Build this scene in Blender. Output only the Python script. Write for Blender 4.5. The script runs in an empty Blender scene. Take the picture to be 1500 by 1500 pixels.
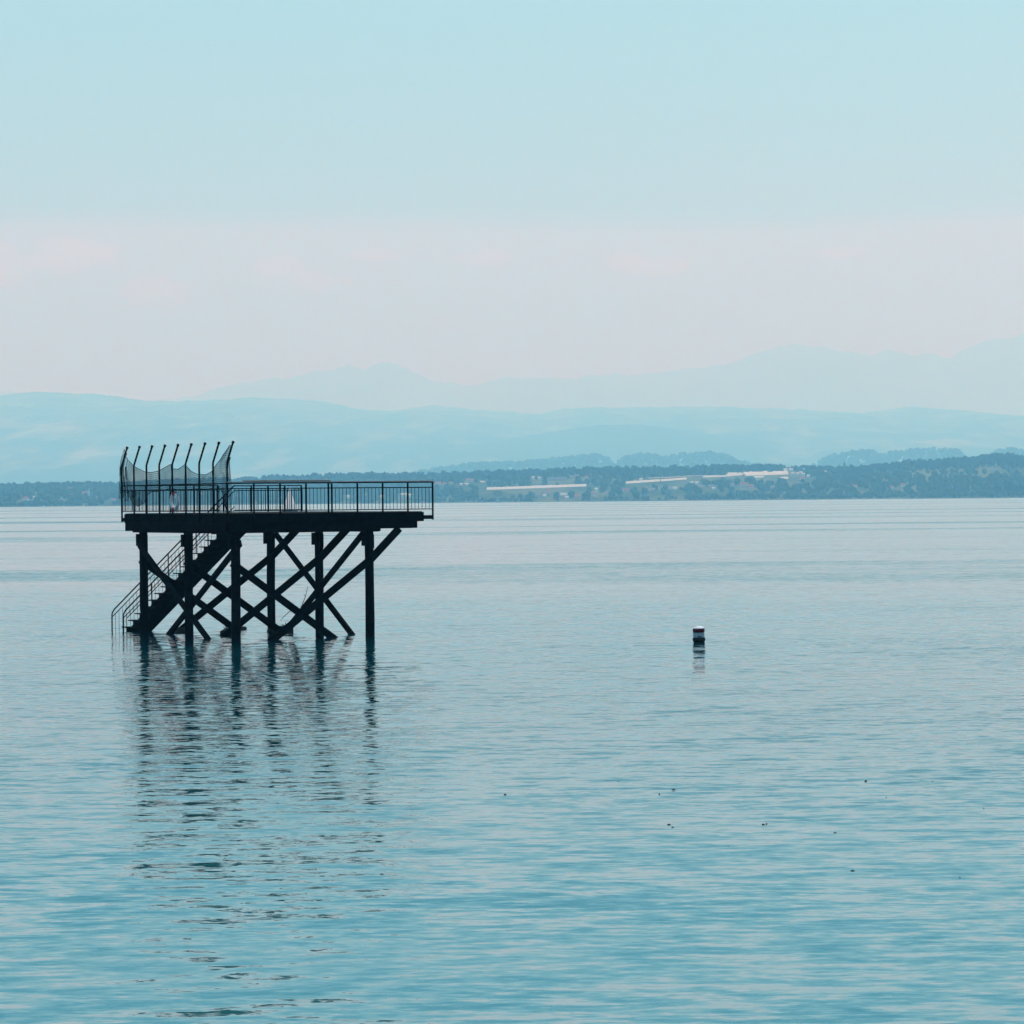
import bpy, math, random
import numpy as np
from mathutils import Vector, Matrix, noise as mnoise
R = math.radians
random.seed(7)
SC = bpy.context.scene
COL = SC.collection

# ------------------------------------------------------------------ camera
FPX, YH, RHO, CAMH = 4500.0, 732.0, 0.0093, 4.85
pitch = math.atan((750 - YH) / FPX)
CF = Vector((0, math.cos(pitch), -math.sin(pitch)))
U0 = Vector((0, math.sin(pitch), math.cos(pitch))); R0 = Vector((1, 0, 0))
CR = math.cos(RHO) * R0 - math.sin(RHO) * U0
CU = math.sin(RHO) * R0 + math.cos(RHO) * U0
CAM = Vector((0, 0, CAMH))

def ray(px, py):
    return CF * FPX + CR * (px - 750) - CU * (py - 750)
def at_y(px, py, y):
    d = ray(px, py); return CAM + d * (y / d.y)
def at_z(px, py, z=0.0):
    d = ray(px, py); return CAM + d * ((z - CAMH) / d.z)

cd = bpy.data.cameras.new('camera'); cam = bpy.data.objects.new('camera', cd); COL.objects.link(cam)
cd.sensor_width = 36; cd.lens = 36 * FPX / 1500; cd.clip_start = 0.5; cd.clip_end = 200000
m = Matrix((CR, CU, -CF)).transposed().to_4x4(); m.translation = CAM
cam.matrix_world = m
SC.camera = cam

# ------------------------------------------------------------------ object helpers
def tag(o, label=None, cat=None, group=None, kind=None):
    if label: o['label'] = label
    if cat: o['category'] = cat
    if group: o['group'] = group
    if kind: o['kind'] = kind
    return o

def empty(name, loc, rz=0.0):
    o = bpy.data.objects.new(name, None); COL.objects.link(o)
    o.location = loc; o.rotation_euler = (0, 0, rz); o.empty_display_size = 0.3
    return o

class MB:
    def __init__(s): s.v = []; s.f = []; s.mi = []; s.sm = []
    def add(s, vs, fs, mi=0, smooth=False):
        b = len(s.v); s.v += [tuple(p) for p in vs]
        for f in fs:
            s.f.append(tuple(i + b for i in f)); s.mi.append(mi); s.sm.append(smooth)
    def box(s, x0, x1, y0, y1, z0, z1, mi=0):
        s.add([(x0,y0,z0),(x1,y0,z0),(x1,y1,z0),(x0,y1,z0),(x0,y0,z1),(x1,y0,z1),(x1,y1,z1),(x0,y1,z1)],
              [(3,2,1,0),(4,5,6,7),(0,1,5,4),(1,2,6,5),(2,3,7,6),(3,0,4,7)], mi)
    def beam(s, p, q, w, h, up=(0,0,1), mi=0, ch=0.0):
        """rectangular timber from p to q, w sideways, h along the up direction, chamfered edges"""
        p = Vector(p); q = Vector(q); d = (q - p).normalized(); up = Vector(up)
        sd = d.cross(up)
        if sd.length < 1e-4: sd = d.cross(Vector((0,1,0)))
        sd.normalize(); up = sd.cross(d)
        a, b = w/2, h/2; c = ch
        if c > 0: sec = [(-a+c,-b),(a-c,-b),(a,-b+c),(a,b-c),(a-c,b),(-a+c,b),(-a,b-c),(-a,-b+c)]
        else: sec = [(-a,-b),(a,-b),(a,b),(-a,b)]
        n = len(sec)
        vs = [p + sd*x + up*y for x, y in sec] + [q + sd*x + up*y for x, y in sec]
        fs = [(i, (i+1) % n, n + (i+1) % n, n + i) for i in range(n)] + [tuple(range(n))[::-1], tuple(range(n, 2*n))]
        s.add(vs, fs, mi)
    def tube(s, pts, r, n=8, mi=0, cap=True, smooth=True):
        pts = [Vector(p) for p in pts]; rs = r if isinstance(r, (list, tuple)) else [r]*len(pts)
        vs = []; fs = []; ref = None
        for i, p in enumerate(pts):
            d = (pts[min(i+1, len(pts)-1)] - pts[max(i-1, 0)]).normalized()
            if ref is None:
                ref = d.cross(Vector((0,0,1)))
                if ref.length < 1e-3: ref = d.cross(Vector((1,0,0)))
            ref = (ref - d * ref.dot(d)).normalized(); b = d.cross(ref)
            for k in range(n):
                a = 2*math.pi*k/n; vs.append(p + (ref*math.cos(a) + b*math.sin(a))*rs[i])
        for i in range(len(pts)-1):
            for k in range(n):
                fs.append((i*n+k, i*n+(k+1) % n, (i+1)*n+(k+1) % n, (i+1)*n+k))
        s.add(vs, fs, mi, smooth)
        if cap:
            L = len(pts)-1
            s.add(vs[:n], [tuple(range(n))[::-1]], mi); s.add(vs[L*n:], [tuple(range(n))], mi)
    def lathe(s, prof, n=32, mi=0, mis=None, smooth=True):
        vs = []; L = len(prof)
        for (r, z) in prof:
            for k in range(n):
                a = 2*math.pi*k/n; vs.append((r*math.cos(a), r*math.sin(a), z))
        for i in range(L-1):
            s.add([], [], 0)
        b = len(s.v); s.v += vs
        for i in range(L-1):
            for k in range(n):
                s.f.append((b+i*n+k, b+i*n+(k+1) % n, b+(i+1)*n+(k+1) % n, b+(i+1)*n+k))
                s.mi.append(mis[i] if mis else mi); s.sm.append(smooth)
    def build(s, name, mats, parent=None, loc=None):
        me = bpy.data.meshes.new(name); me.from_pydata(s.v, [], s.f)
        if not isinstance(mats, (list, tuple)): mats = [mats]
        for mm in mats: me.materials.append(mm)
        me.polygons.foreach_set('material_index', s.mi); me.polygons.foreach_set('use_smooth', s.sm)
        me.update()
        o = bpy.data.objects.new(name, me); COL.objects.link(o)
        if parent: o.parent = parent
        if loc is not None: o.location = loc
        return o

def copy_tree(o, parent=None):
    c = o.copy(); COL.objects.link(c)
    if parent: c.parent = parent
    for ch in list(o.children): copy_tree(ch, c)
    return c

# ------------------------------------------------------------------ materials
def mat(name):
    mm = bpy.data.materials.new(name); mm.use_nodes = True
    nt = mm.node_tree; return mm, nt, nt.nodes['Principled BSDF']
def nd(nt, t, **kw):
    n = nt.nodes.new(t)
    for k, v in kw.items():
        if k in n.inputs: n.inputs[k].default_value = v
        else: setattr(n, k, v)
    return n
def ramp(nt, stops):
    n = nt.nodes.new('ShaderNodeValToRGB'); e = n.color_ramp.elements
    while len(e) < len(stops): e.new(0.5)
    for i, (p, c) in enumerate(stops):
        e[i].position = p; e[i].color = (c[0], c[1], c[2], 1) if len(c) == 3 else c
    return n
def rough_mat(name, c1, c2, scale=6.0, rough=0.8, bump=0.0, stretch=(1,1,1), spec=0.3, metal=0.0, coord='Object'):
    mm, nt, b = mat(name); L = nt.links
    tc = nd(nt, 'ShaderNodeTexCoord'); mp = nd(nt, 'ShaderNodeMapping'); mp.inputs['Scale'].default_value = stretch
    L.new(tc.outputs[coord], mp.inputs['Vector'])
    no = nd(nt, 'ShaderNodeTexNoise', Scale=scale, Detail=6.0, Roughness=0.6); L.new(mp.outputs['Vector'], no.inputs['Vector'])
    cr = ramp(nt, [(0.32, c1), (0.68, c2)]); L.new(no.outputs['Fac'], cr.inputs['Fac']); L.new(cr.outputs['Color'], b.inputs['Base Color'])
    b.inputs['Roughness'].default_value = rough; b.inputs['Specular IOR Level'].default_value = spec; b.inputs['Metallic'].default_value = metal
    if bump:
        bp = nd(nt, 'ShaderNodeBump', Strength=bump, Distance=0.02); L.new(no.outputs['Fac'], bp.inputs['Height']); L.new(bp.outputs['Normal'], b.inputs['Normal'])
    return mm
M = {}
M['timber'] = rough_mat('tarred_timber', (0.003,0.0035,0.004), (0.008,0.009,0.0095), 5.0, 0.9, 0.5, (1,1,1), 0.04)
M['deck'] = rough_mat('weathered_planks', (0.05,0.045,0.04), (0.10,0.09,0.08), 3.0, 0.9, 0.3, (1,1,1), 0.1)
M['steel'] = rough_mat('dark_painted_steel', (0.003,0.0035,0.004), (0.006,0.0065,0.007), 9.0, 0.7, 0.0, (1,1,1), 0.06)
M['railwood'] = rough_mat('handrail_wood', (0.42,0.32,0.28), (0.55,0.44,0.39), 7.0, 0.8, 0.2, (1,1,1), 0.1)
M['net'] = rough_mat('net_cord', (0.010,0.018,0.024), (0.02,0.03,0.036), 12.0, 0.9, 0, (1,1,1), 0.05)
M['ring_white'] = rough_mat('ring_white', (0.72,0.69,0.67), (0.84,0.82,0.80), 9.0, 0.6)
M['ring_red'] = rough_mat('ring_red', (0.30,0.012,0.02), (0.42,0.02,0.03), 9.0, 0.6)
M['buoy_red'] = rough_mat('buoy_red', (0.15,0.006,0.012), (0.22,0.010,0.018), 9.0, 0.55)
M['buoy_white'] = rough_mat('buoy_white', (0.40,0.40,0.42), (0.52,0.52,0.53), 6.0, 0.6)  # white paint greyed, the band's shade is put into its colour
M['buoy_cap'] = rough_mat('buoy_cap', (0.78,0.76,0.74), (0.85,0.83,0.81), 6.0, 0.6)
M['rubber'] = rough_mat('black_rubber', (0.007,0.009,0.01), (0.014,0.018,0.02), 14.0, 0.7, 0.4)
M['bark'] = rough_mat('wet_bark', (0.008,0.008,0.007), (0.025,0.022,0.018), 9.0, 0.8, 0.5)
M['litter'] = rough_mat('plant_litter', (0.008,0.008,0.006), (0.03,0.025,0.014), 30.0, 0.8)
M['hull_white'] = rough_mat('white_hull', (0.70,0.70,0.70), (0.8,0.8,0.8), 0.6, 0.4)
M['hull_dark'] = rough_mat('dark_hull', (0.01,0.02,0.04), (0.02,0.03,0.06), 0.6, 0.4)
M['roof_red'] = rough_mat('red_roof_tiles', (0.36,0.10,0.09), (0.55,0.18,0.15), 0.7, 0.9, coord='Object')
M['roof_pale'] = rough_mat('pale_roof', (0.66,0.60,0.55), (0.8,0.74,0.68), 0.5, 0.8)
M['roof_grey'] = rough_mat('grey_roof', (0.22,0.18,0.19), (0.34,0.29,0.29), 0.6, 0.9)
M['wall_white'] = rough_mat('white_render', (0.62,0.60,0.57), (0.75,0.73,0.70), 0.5, 0.9)
M['wall_grey'] = rough_mat('grey_render', (0.30,0.28,0.27), (0.42,0.40,0.38), 0.5, 0.9)
M['plastic'] = rough_mat('greenhouse_cover', (0.78,0.74,0.71), (0.9,0.87,0.84), 0.12, 0.7)
M['netting_pale'] = rough_mat('pale_crop_netting', (0.34,0.38,0.36), (0.46,0.48,0.46), 0.05, 0.9)
def translucent(name, col, frac, scale=0.6):
    mm, nt, b = mat(name); L = nt.links; out = nt.nodes['Material Output']
    no = nd(nt, 'ShaderNodeTexNoise', Scale=scale, Detail=4.0); tc = nd(nt, 'ShaderNodeTexCoord'); L.new(tc.outputs['Object'], no.inputs['Vector'])
    cr = ramp(nt, [(0.3, tuple(c*0.92 for c in col)), (0.7, col)]); L.new(no.outputs['Fac'], cr.inputs['Fac'])
    L.new(cr.outputs['Color'], b.inputs['Base Color']); b.inputs['Roughness'].default_value = 0.8; b.inputs['Specular IOR Level'].default_value = 0.2
    tr = nt.nodes.new('ShaderNodeBsdfTranslucent'); L.new(cr.outputs['Color'], tr.inputs['Color'])
    mx = nt.nodes.new('ShaderNodeMixShader'); mx.inputs[0].default_value = frac
    L.new(b.outputs[0], mx.inputs[1]); L.new(tr.outputs[0], mx.inputs[2]); L.new(mx.outputs[0], out.inputs['Surface'])
    return mm
M['sail_white'] = translucent('white_sail_cloth', (0.92,0.90,0.88), 0.55)
M['sail_red'] = translucent('red_sail_cloth', (0.75,0.02,0.14), 0.5)
M['plastic_side'] = translucent('greenhouse_film', (0.92,0.87,0.83), 0.5, 0.12)
def foliage(name, c1, c2, scale):
    return rough_mat(name, c1, c2, scale, 0.95, 0, (1,1,1), 0.05)
M['leaf_dark'] = foliage('dark_foliage', (0.006,0.016,0.010), (0.020,0.040,0.020), 0.10)
M['leaf_mid'] = foliage('mid_foliage', (0.008,0.022,0.010), (0.060,0.110,0.038), 0.09)
M['trunk'] = rough_mat('tree_bark', (0.03,0.025,0.02), (0.06,0.05,0.04), 2.0, 0.9)

def land_mat(name, forest, field, scale, stretch, lo=0.45, hi=0.55):
    mm, nt, b = mat(name); L = nt.links
    tc = nd(nt, 'ShaderNodeTexCoord'); mp = nd(nt, 'ShaderNodeMapping'); mp.inputs['Scale'].default_value = stretch
    L.new(tc.outputs['Object'], mp.inputs['Vector'])
    no = nd(nt, 'ShaderNodeTexNoise', Scale=scale, Detail=4.0, Roughness=0.55); L.new(mp.outputs['Vector'], no.inputs['Vector'])
    cr = ramp(nt, [(lo, forest), (hi, field)]); L.new(no.outputs['Fac'], cr.inputs['Fac'])
    n2 = nd(nt, 'ShaderNodeTexNoise', Scale=scale*9, Detail=5.0); L.new(mp.outputs['Vector'], n2.inputs['Vector'])
    r2 = ramp(nt, [(0.3, (0.72,0.72,0.72)), (0.7, (1.25,1.25,1.25))]); L.new(n2.outputs['Fac'], r2.inputs['Fac'])
    mx = nd(nt, 'ShaderNodeMix', data_type='RGBA', blend_type='MULTIPLY'); mx.inputs[0].default_value = 1.0
    L.new(cr.outputs['Color'], mx.inputs[6]); L.new(r2.outputs['Color'], mx.inputs[7]); L.new(mx.outputs[2], b.inputs['Base Color'])
    b.inputs['Roughness'].default_value = 0.95; b.inputs['Specular IOR Level'].default_value = 0.05
    return mm
M['land_near'] = land_mat('shore_fields', (0.05,0.085,0.04), (0.13,0.155,0.085), 0.006, (1,0.45,1))
M['land_mid'] = land_mat('foothill_land', (0.010,0.024,0.016), (0.28,0.29,0.21), 0.0046, (0.75,0.13,1), 0.48, 0.72)
M['land_far'] = land_mat('mountain_land', (0.05,0.06,0.05), (0.16,0.16,0.15), 0.0006, (1,1,1), 0.45, 0.62)

# ------------------------------------------------------------------ profiles / terrain
def interp(tab):
    xs = [a for a, b in tab]; ys = [b for a, b in tab]
    return lambda x: float(np.interp(x, xs, ys))
def yhor(px): return YH - RHO * (px - 750)
def prof_noise(x, seed, amp, sc, oct=5):
    return amp * mnoise.fractal(Vector((x*sc, seed, 0.3)), 1.0, 2.0, oct)

D0, D1 = 6000.0, 7200.0
near_tab = interp([(-600,706),(0,708.5),(60,707.5),(100,706.5),(180,706),(400,697),(560,692),(640,692),(700,690),(780,687.5),(850,685),(930,684),(1000,683),(1060,681.5),
                   (1130,681),(1180,683),(1240,684),(1280,681),(1310,678),(1340,673),(1370,673.5),(1400,671),(1440,668),(1460,666),(1475,665),(1500,668),(1700,672),(2100,680)])
def zridge(px): return CAMH + (yhor(px) - near_tab(px) - 7.0) / FPX * D1
def land(X, D):
    px = 750 + FPX * X / D
    zr = zridge(px)
    t = (D - D0) / (D1 - D0)
    if t < 0: return -1.5 * min(1, -t*20)
    if t <= 1:
        s = t ** 0.9
        z = 0.6 + (zr - 0.6) * s
    else:
        z = zr - (D - D1) * 0.012
    z += 2.0 * min(1, t*3) * mnoise.noise(Vector((X*0.006, D*0.006, 4)))
    return z
def hit_land(px, py):
    """where the line of sight through a point of the view meets the shore's ground"""
    prev = None
    for k in range(0, 400):
        D = D0 + 5 + k * 4
        p = at_y(px, py, D)
        if p.z <= land(p.x, D): return Vector((p.x, D, land(p.x, D)))
    p = at_y(px, py, D1 - 40); return Vector((p.x, D1 - 40, land(p.x, D1 - 40)))

def grid_mesh(name, xs, ys, zf, material, kind='structure', smooth=True):
    vs = []; nx = len(xs); ny = len(ys)
    for j, y in enumerate(ys):
        for i, x in enumerate(xs):
            vs.append(zf(x, y) if False else (x(y) if callable(x) else x, y, 0))
    vs = [(vx, vy, zf(vx, vy)) for vx, vy, _ in vs]
    fs = [(j*nx+i, j*nx+i+1, (j+1)*nx+i+1, (j+1)*nx+i) for j in range(ny-1) for i in range(nx-1)]
    me = bpy.data.meshes.new(name); me.from_pydata(vs, [], fs); me.materials.append(material)
    me.polygons.foreach_set('use_smooth', [smooth]*len(fs)); me.update()
    o = bpy.data.objects.new(name, me); COL.objects.link(o); o['kind'] = kind
    return o

sh = grid_mesh('shore_land', list(np.linspace(-3500, 3500, 351)), [5950, 5985, 5998, 6004, 6015] + list(np.linspace(6030, 7300, 52)) + list(np.linspace(7400, 9400, 21)), land, M['land_near'])

def hill_layer(name, tab, dcrest, dfoot, dback, zfoot, material, amp, sc, seed, nx=500, ny=26, xr=1.35, bump=10.0, expo=0.8):
    f = interp(tab)
    lo, hi = tab[0][0], tab[-1][0]
    half = max(abs(lo-750), abs(hi-750)) / FPX * dcrest
    xs = np.linspace((lo-750)/FPX*dcrest, (hi-750)/FPX*dcrest, nx)
    cache = {}
    def crest(X):
        px = 750 + FPX * X / dcrest
        y = f(px) - prof_noise(px, seed, amp, sc) - 0.75*amp*mnoise.noise(Vector((px*0.31, seed, 7.7))) - 0.65*amp*mnoise.noise(Vector((px*0.8, seed, 3.1)))
        return CAMH + (yhor(px) - y) / FPX * dcrest
    ys = list(np.linspace(dfoot, dcrest, ny)) + list(np.linspace(dcrest, dback, 6))[1:]
    cz = {float(x): crest(x) for x in xs}
    def zf(X, D):
        c = cz[float(X)]
        if D <= dcrest:
            t = (D - dfoot) / (dcrest - dfoot)
            z = zfoot + (c - zfoot) * (t ** expo) if c > zfoot else zfoot + (c - zfoot) * t
            w = math.sin(math.pi * t)
            z += w * bump * mnoise.fractal(Vector((X*0.0016, D*0.0016, seed)), 1.0, 2.0, 4)
        else:
            z = c - (D - dcrest) * 0.12
        return z
    return grid_mesh(name, [float(x) for x in xs], ys, zf, material)

hill_layer('foothills', [(-500,590),(-200,588),(0,580),(30,577),(60,574),(110,577),(150,578),(200,585),(215,588),(260,588),(330,585),(370,583),(420,584),(460,586),(500,592),(520,598),
    (580,603),(610,597),(640,595),(700,601),(760,604),(790,606),(820,600),(870,596),(960,597),(1040,595),(1080,597),(1120,598),(1200,602),(1260,605),(1300,601),(1340,596),(1380,599),(1400,602),(1440,608),(1470,611),(1500,613),(1700,610),(2000,604)],
    33000, 16500, 37000, 45, M['land_mid'], 1.7, 0.035, 3.1, 2000, 30, bump=60)
hill_layer('wooded_hill', [(560,690),(640,668),(700,652),(740,643),(780,637),(800,634),(850,626),(880,622.5),(940,622),(980,627),(1020,633),(1060,637),(1100,641),(1150,649),(1200,656),(1260,668),(1320,690)],
    21500, 17000, 23500, 55, M['leaf_dark'], 0.8, 0.06, 9.7, 900, 16, bump=8)
hill_layer('mountains', [(-500,560),(-200,575),(0,574),(40,578),(120,588),(200,590),(260,585),(300,575),(350,563),(390,556),(430,550),(470,543),(500,537),(515,535),(535,543),(555,532),(572,529),(585,532),(600,543),(640,557),(690,566),(715,558),(740,553),(800,552),(840,557),(870,552),(900,548),
    (940,546),(1000,541),(1040,538),(1080,531),(1100,522),(1112,517),(1150,508),(1180,506),(1205,508),(1225,514),(1250,515),(1280,520),(1300,516),(1330,520),(1365,517),(1395,529),(1400,522),(1408,514),(1440,504),(1465,497),(1485,494),(1510,488),(1700,470),(2000,510)],
    62000, 45000, 70000, 250, M['land_far'], 4.6, 0.03, 5.2, 1500, 24, bump=150, expo=0.9)

# ------------------------------------------------------------------ water
def water_material():
    mm, nt, b = mat('lake_water'); L = nt.links
    b.inputs['Base Color'].default_value = (0.001, 0.075, 0.105, 1)
    b.inputs['Roughness'].default_value = 0.03
    b.inputs['IOR'].default_value = 1.9
    tc = nd(nt, 'ShaderNodeTexCoord')
    def layer(scale, stretch, rot, detail=1.0, rough=0.5, dist=0.0, out='Color'):
        mp = nd(nt, 'ShaderNodeMapping'); mp.inputs['Scale'].default_value = stretch; mp.inputs['Rotation'].default_value = (0, 0, R(rot))
        L.new(tc.outputs['Object'], mp.inputs['Vector'])
        n = nd(nt, 'ShaderNodeTexNoise', Scale=scale, Detail=detail, Roughness=rough, Distortion=dist); L.new(mp.outputs['Vector'], n.inputs['Vector'])
        return n.outputs[out]
    def op(o, a, bb):
        n = nd(nt, 'ShaderNodeMath', operation=o)
        for i, x in enumerate((a, bb)):
            if isinstance(x, (int, float)): n.inputs[i].default_value = x
            else: L.new(x, n.inputs[i])
        return n.outputs[0]
    def vop(o, a, bb):
        n = nd(nt, 'ShaderNodeVectorMath', operation=o)
        for i, x in enumerate((a, bb)):
            if isinstance(x, tuple): n.inputs[i].default_value = x
            else: L.new(x, n.inputs[i])
        return n.outputs[0]
    def scale(v, f):
        n = nd(nt, 'ShaderNodeVectorMath', operation='SCALE'); L.new(v, n.inputs[0])
        if isinstance(f, (int, float)): n.inputs['Scale'].default_value = f
        else: L.new(f, n.inputs['Scale'])
        return n.outputs[0]
    # surface slopes of long-crested waves of four sizes (noise wavelength in metres ~ 1/scale)
    half = (0.5, 0.5, 0.5)
    A = vop('SUBTRACT', layer(0.42, (0.30, 1.0, 1), 7, 1.0, 0.4, 0.2), half)
    B = vop('SUBTRACT', layer(1.25, (0.36, 1.0, 1), -9, 1.0, 0.5, 0.35), half)
    C = vop('SUBTRACT', layer(2.7, (0.40, 1.0, 1), 7, 2.0, 0.55, 0.3), half)
    D = vop('SUBTRACT', layer(7.0, (0.45, 1.0, 1), -5, 2.0, 0.55, 0.2), half)
    # wind: smoother and rougher patches, and lanes drawn out across the lake
    g = layer(1.0, (0.035, 0.07, 1), 8, 2.0, 0.5, 0.0, 'Fac')
    gr = nd(nt, 'ShaderNodeMapRange'); gr.inputs['From Min'].default_value = 0.32; gr.inputs['From Max'].default_value = 0.68
    gr.inputs['To Min'].default_value = 0.62; gr.inputs['To Max'].default_value = 1.25; L.new(g, gr.inputs['Value'])
    w1 = layer(1.0, (0.0021, 0.0085, 1), 1.5, 4.0, 0.62, 0.0, 'Fac')
    wr = nd(nt, 'ShaderNodeMapRange', interpolation_type='SMOOTHSTEP'); wr.inputs['From Min'].default_value = 0.50; wr.inputs['From Max'].default_value = 0.66
    wr.inputs['To Min'].default_value = 0.0; wr.inputs['To Max'].default_value = 1.0; L.new(w1, wr.inputs['Value'])
    sepp = nd(nt, 'ShaderNodeSeparateXYZ'); L.new(tc.outputs['Object'], sepp.inputs[0])
    shel = nd(nt, 'ShaderNodeMapRange', interpolation_type='SMOOTHSTEP'); shel.inputs['From Min'].default_value = 112.0; shel.inputs['From Max'].default_value = 210.0; L.new(sepp.outputs['Y'], shel.inputs['Value'])
    lane = op('MULTIPLY', wr.outputs['Result'], shel.outputs['Result'])
    # the bay inshore is livelier at the camera's feet than out on the lake
    ins = nd(nt, 'ShaderNodeMapRange', interpolation_type='SMOOTHSTEP'); ins.inputs['From Min'].default_value = 20.0; ins.inputs['From Max'].default_value = 190.0
    ins.inputs['To Min'].default_value = 1.45; ins.inputs['To Max'].default_value = 0.66; L.new(sepp.outputs['Y'], ins.inputs['Value'])
    # turquoise body colour inshore, painted darker farther out to keep the platform's reflection black
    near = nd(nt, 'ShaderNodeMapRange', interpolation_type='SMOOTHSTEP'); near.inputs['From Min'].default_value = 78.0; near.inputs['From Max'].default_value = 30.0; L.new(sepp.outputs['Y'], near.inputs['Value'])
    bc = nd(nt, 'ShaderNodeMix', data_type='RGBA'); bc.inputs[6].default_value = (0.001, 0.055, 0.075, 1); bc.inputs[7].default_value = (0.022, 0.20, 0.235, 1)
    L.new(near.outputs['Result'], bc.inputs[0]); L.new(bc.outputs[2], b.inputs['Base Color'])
    amp = op('ADD', op('MULTIPLY', gr.outputs['Result'], ins.outputs['Result']), op('MULTIPLY', lane, 0.7))
    tot = vop('ADD', vop('ADD', scale(A, 0.07), scale(B, 0.14)), vop('ADD', scale(C, 0.46), scale(D, 0.34)))
    tot = scale(tot, amp)
    tot = vop('MULTIPLY', tot, (0.42, 0.80, 0.0))
    # backs of the waves are hidden behind their crests at these low angles: limit how far they tilt away
    ts = nd(nt, 'ShaderNodeSeparateXYZ'); L.new(tot, ts.inputs[0])
    bias = op('ADD', op('ADD', op('ADD', 0.003, op('MULTIPLY', shel.outputs['Result'], 0.014)), op('MULTIPLY', near.outputs['Result'], 0.024)), op('MULTIPLY', lane, 0.12))
    ty = op('SUBTRACT', ts.outputs['Y'], bias)
    lim = op('SUBTRACT', op('DIVIDE', 2.1, op('MAXIMUM', sepp.outputs['Y'], 15.0)), op('ADD', 0.009, op('MULTIPLY', shel.outputs['Result'], 0.010)))
    sm = nd(nt, 'ShaderNodeMath', operation='SMOOTH_MIN'); L.new(ty, sm.inputs[0]); L.new(lim, sm.inputs[1]); sm.inputs[2].default_value = 0.012
    cbn = nd(nt, 'ShaderNodeCombineXYZ'); L.new(ts.outputs['X'], cbn.inputs['X']); L.new(sm.outputs[0], cbn.inputs['Y']); tot = cbn.outputs[0]
    nrm = nd(nt, 'ShaderNodeVectorMath', operation='NORMALIZE'); L.new(vop('ADD', tot, (0.0, 0.0, 1.0)), nrm.inputs[0])
    L.new(nrm.outputs[0], b.inputs['Normal'])
    return mm
M['water'] = water_material()
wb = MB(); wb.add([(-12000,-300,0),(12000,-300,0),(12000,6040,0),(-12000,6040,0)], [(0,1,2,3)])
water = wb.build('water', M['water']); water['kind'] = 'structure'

# ------------------------------------------------------------------ diving platform
TH = 0.497
NP = Vector((-9.883, 106.749, 0.0))
SU = 1.256
ZD = 4.47
plat = empty('swimming_platform', NP, TH)
tag(plat, 'tall dark timber platform on six piles, fenced, standing in the lake', 'platform')
# local axes: x = along the right-hand face (v), y = along the left-hand face (u)
UL, VL = 8*SU, 8.0
PU = (0.5*SU, 3.9*SU, 7.4*SU); PV = (0.55, 5.75)
T, ST = M['timber'], M['steel']
# deck boards (laid along x), a thin gap between boards
b = MB(); y = 0.10; k = 0
while y < UL - 0.1:
    b.box(0.10, VL-0.38, y, min(y+0.185, UL-0.1), ZD-0.055 + random.uniform(-.004,.004), ZD + random.uniform(-.004,.004)); y += 0.195
b.build('deck', M['deck'], plat)
# joists under the boards and fascia boards
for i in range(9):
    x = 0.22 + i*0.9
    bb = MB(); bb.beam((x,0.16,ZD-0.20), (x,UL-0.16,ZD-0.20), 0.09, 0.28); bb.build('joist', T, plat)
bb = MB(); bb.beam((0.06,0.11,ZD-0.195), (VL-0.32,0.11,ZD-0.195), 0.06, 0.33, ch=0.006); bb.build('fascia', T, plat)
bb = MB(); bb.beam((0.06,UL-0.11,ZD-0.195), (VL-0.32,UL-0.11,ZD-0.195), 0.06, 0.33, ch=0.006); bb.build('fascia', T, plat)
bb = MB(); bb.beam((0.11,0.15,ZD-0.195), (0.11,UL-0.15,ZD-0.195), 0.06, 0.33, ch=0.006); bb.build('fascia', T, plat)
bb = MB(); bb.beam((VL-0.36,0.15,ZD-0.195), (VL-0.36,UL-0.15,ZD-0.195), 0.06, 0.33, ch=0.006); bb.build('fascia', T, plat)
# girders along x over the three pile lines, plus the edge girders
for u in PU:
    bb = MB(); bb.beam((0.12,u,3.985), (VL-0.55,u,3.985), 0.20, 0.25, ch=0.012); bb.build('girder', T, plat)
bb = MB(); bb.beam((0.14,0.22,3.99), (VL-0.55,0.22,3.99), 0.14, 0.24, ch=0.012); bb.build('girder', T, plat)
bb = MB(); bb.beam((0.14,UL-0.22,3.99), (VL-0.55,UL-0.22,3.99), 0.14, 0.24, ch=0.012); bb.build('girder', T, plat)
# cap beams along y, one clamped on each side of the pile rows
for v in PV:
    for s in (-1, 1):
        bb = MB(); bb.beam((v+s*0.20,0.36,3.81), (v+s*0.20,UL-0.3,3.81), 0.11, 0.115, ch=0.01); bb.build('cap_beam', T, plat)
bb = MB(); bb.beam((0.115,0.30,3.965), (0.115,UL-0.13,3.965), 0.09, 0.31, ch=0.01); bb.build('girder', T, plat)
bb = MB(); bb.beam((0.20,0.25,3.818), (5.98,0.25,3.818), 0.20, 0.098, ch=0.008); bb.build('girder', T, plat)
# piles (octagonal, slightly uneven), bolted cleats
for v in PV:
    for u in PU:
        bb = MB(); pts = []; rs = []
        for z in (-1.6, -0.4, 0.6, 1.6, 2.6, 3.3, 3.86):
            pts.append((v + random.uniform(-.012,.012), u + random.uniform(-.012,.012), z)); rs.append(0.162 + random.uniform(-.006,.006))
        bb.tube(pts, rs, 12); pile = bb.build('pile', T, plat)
        c = MB(); c.box(v-0.07, v+0.07, u-0.27, u-0.15, 3.15, 3.66); c.build('cleat', T, pile)
        c = MB(); c.box(v-0.27, v-0.15, u-0.08, u+0.08, 3.25, 3.70); c.build('cleat', T, pile)
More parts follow.
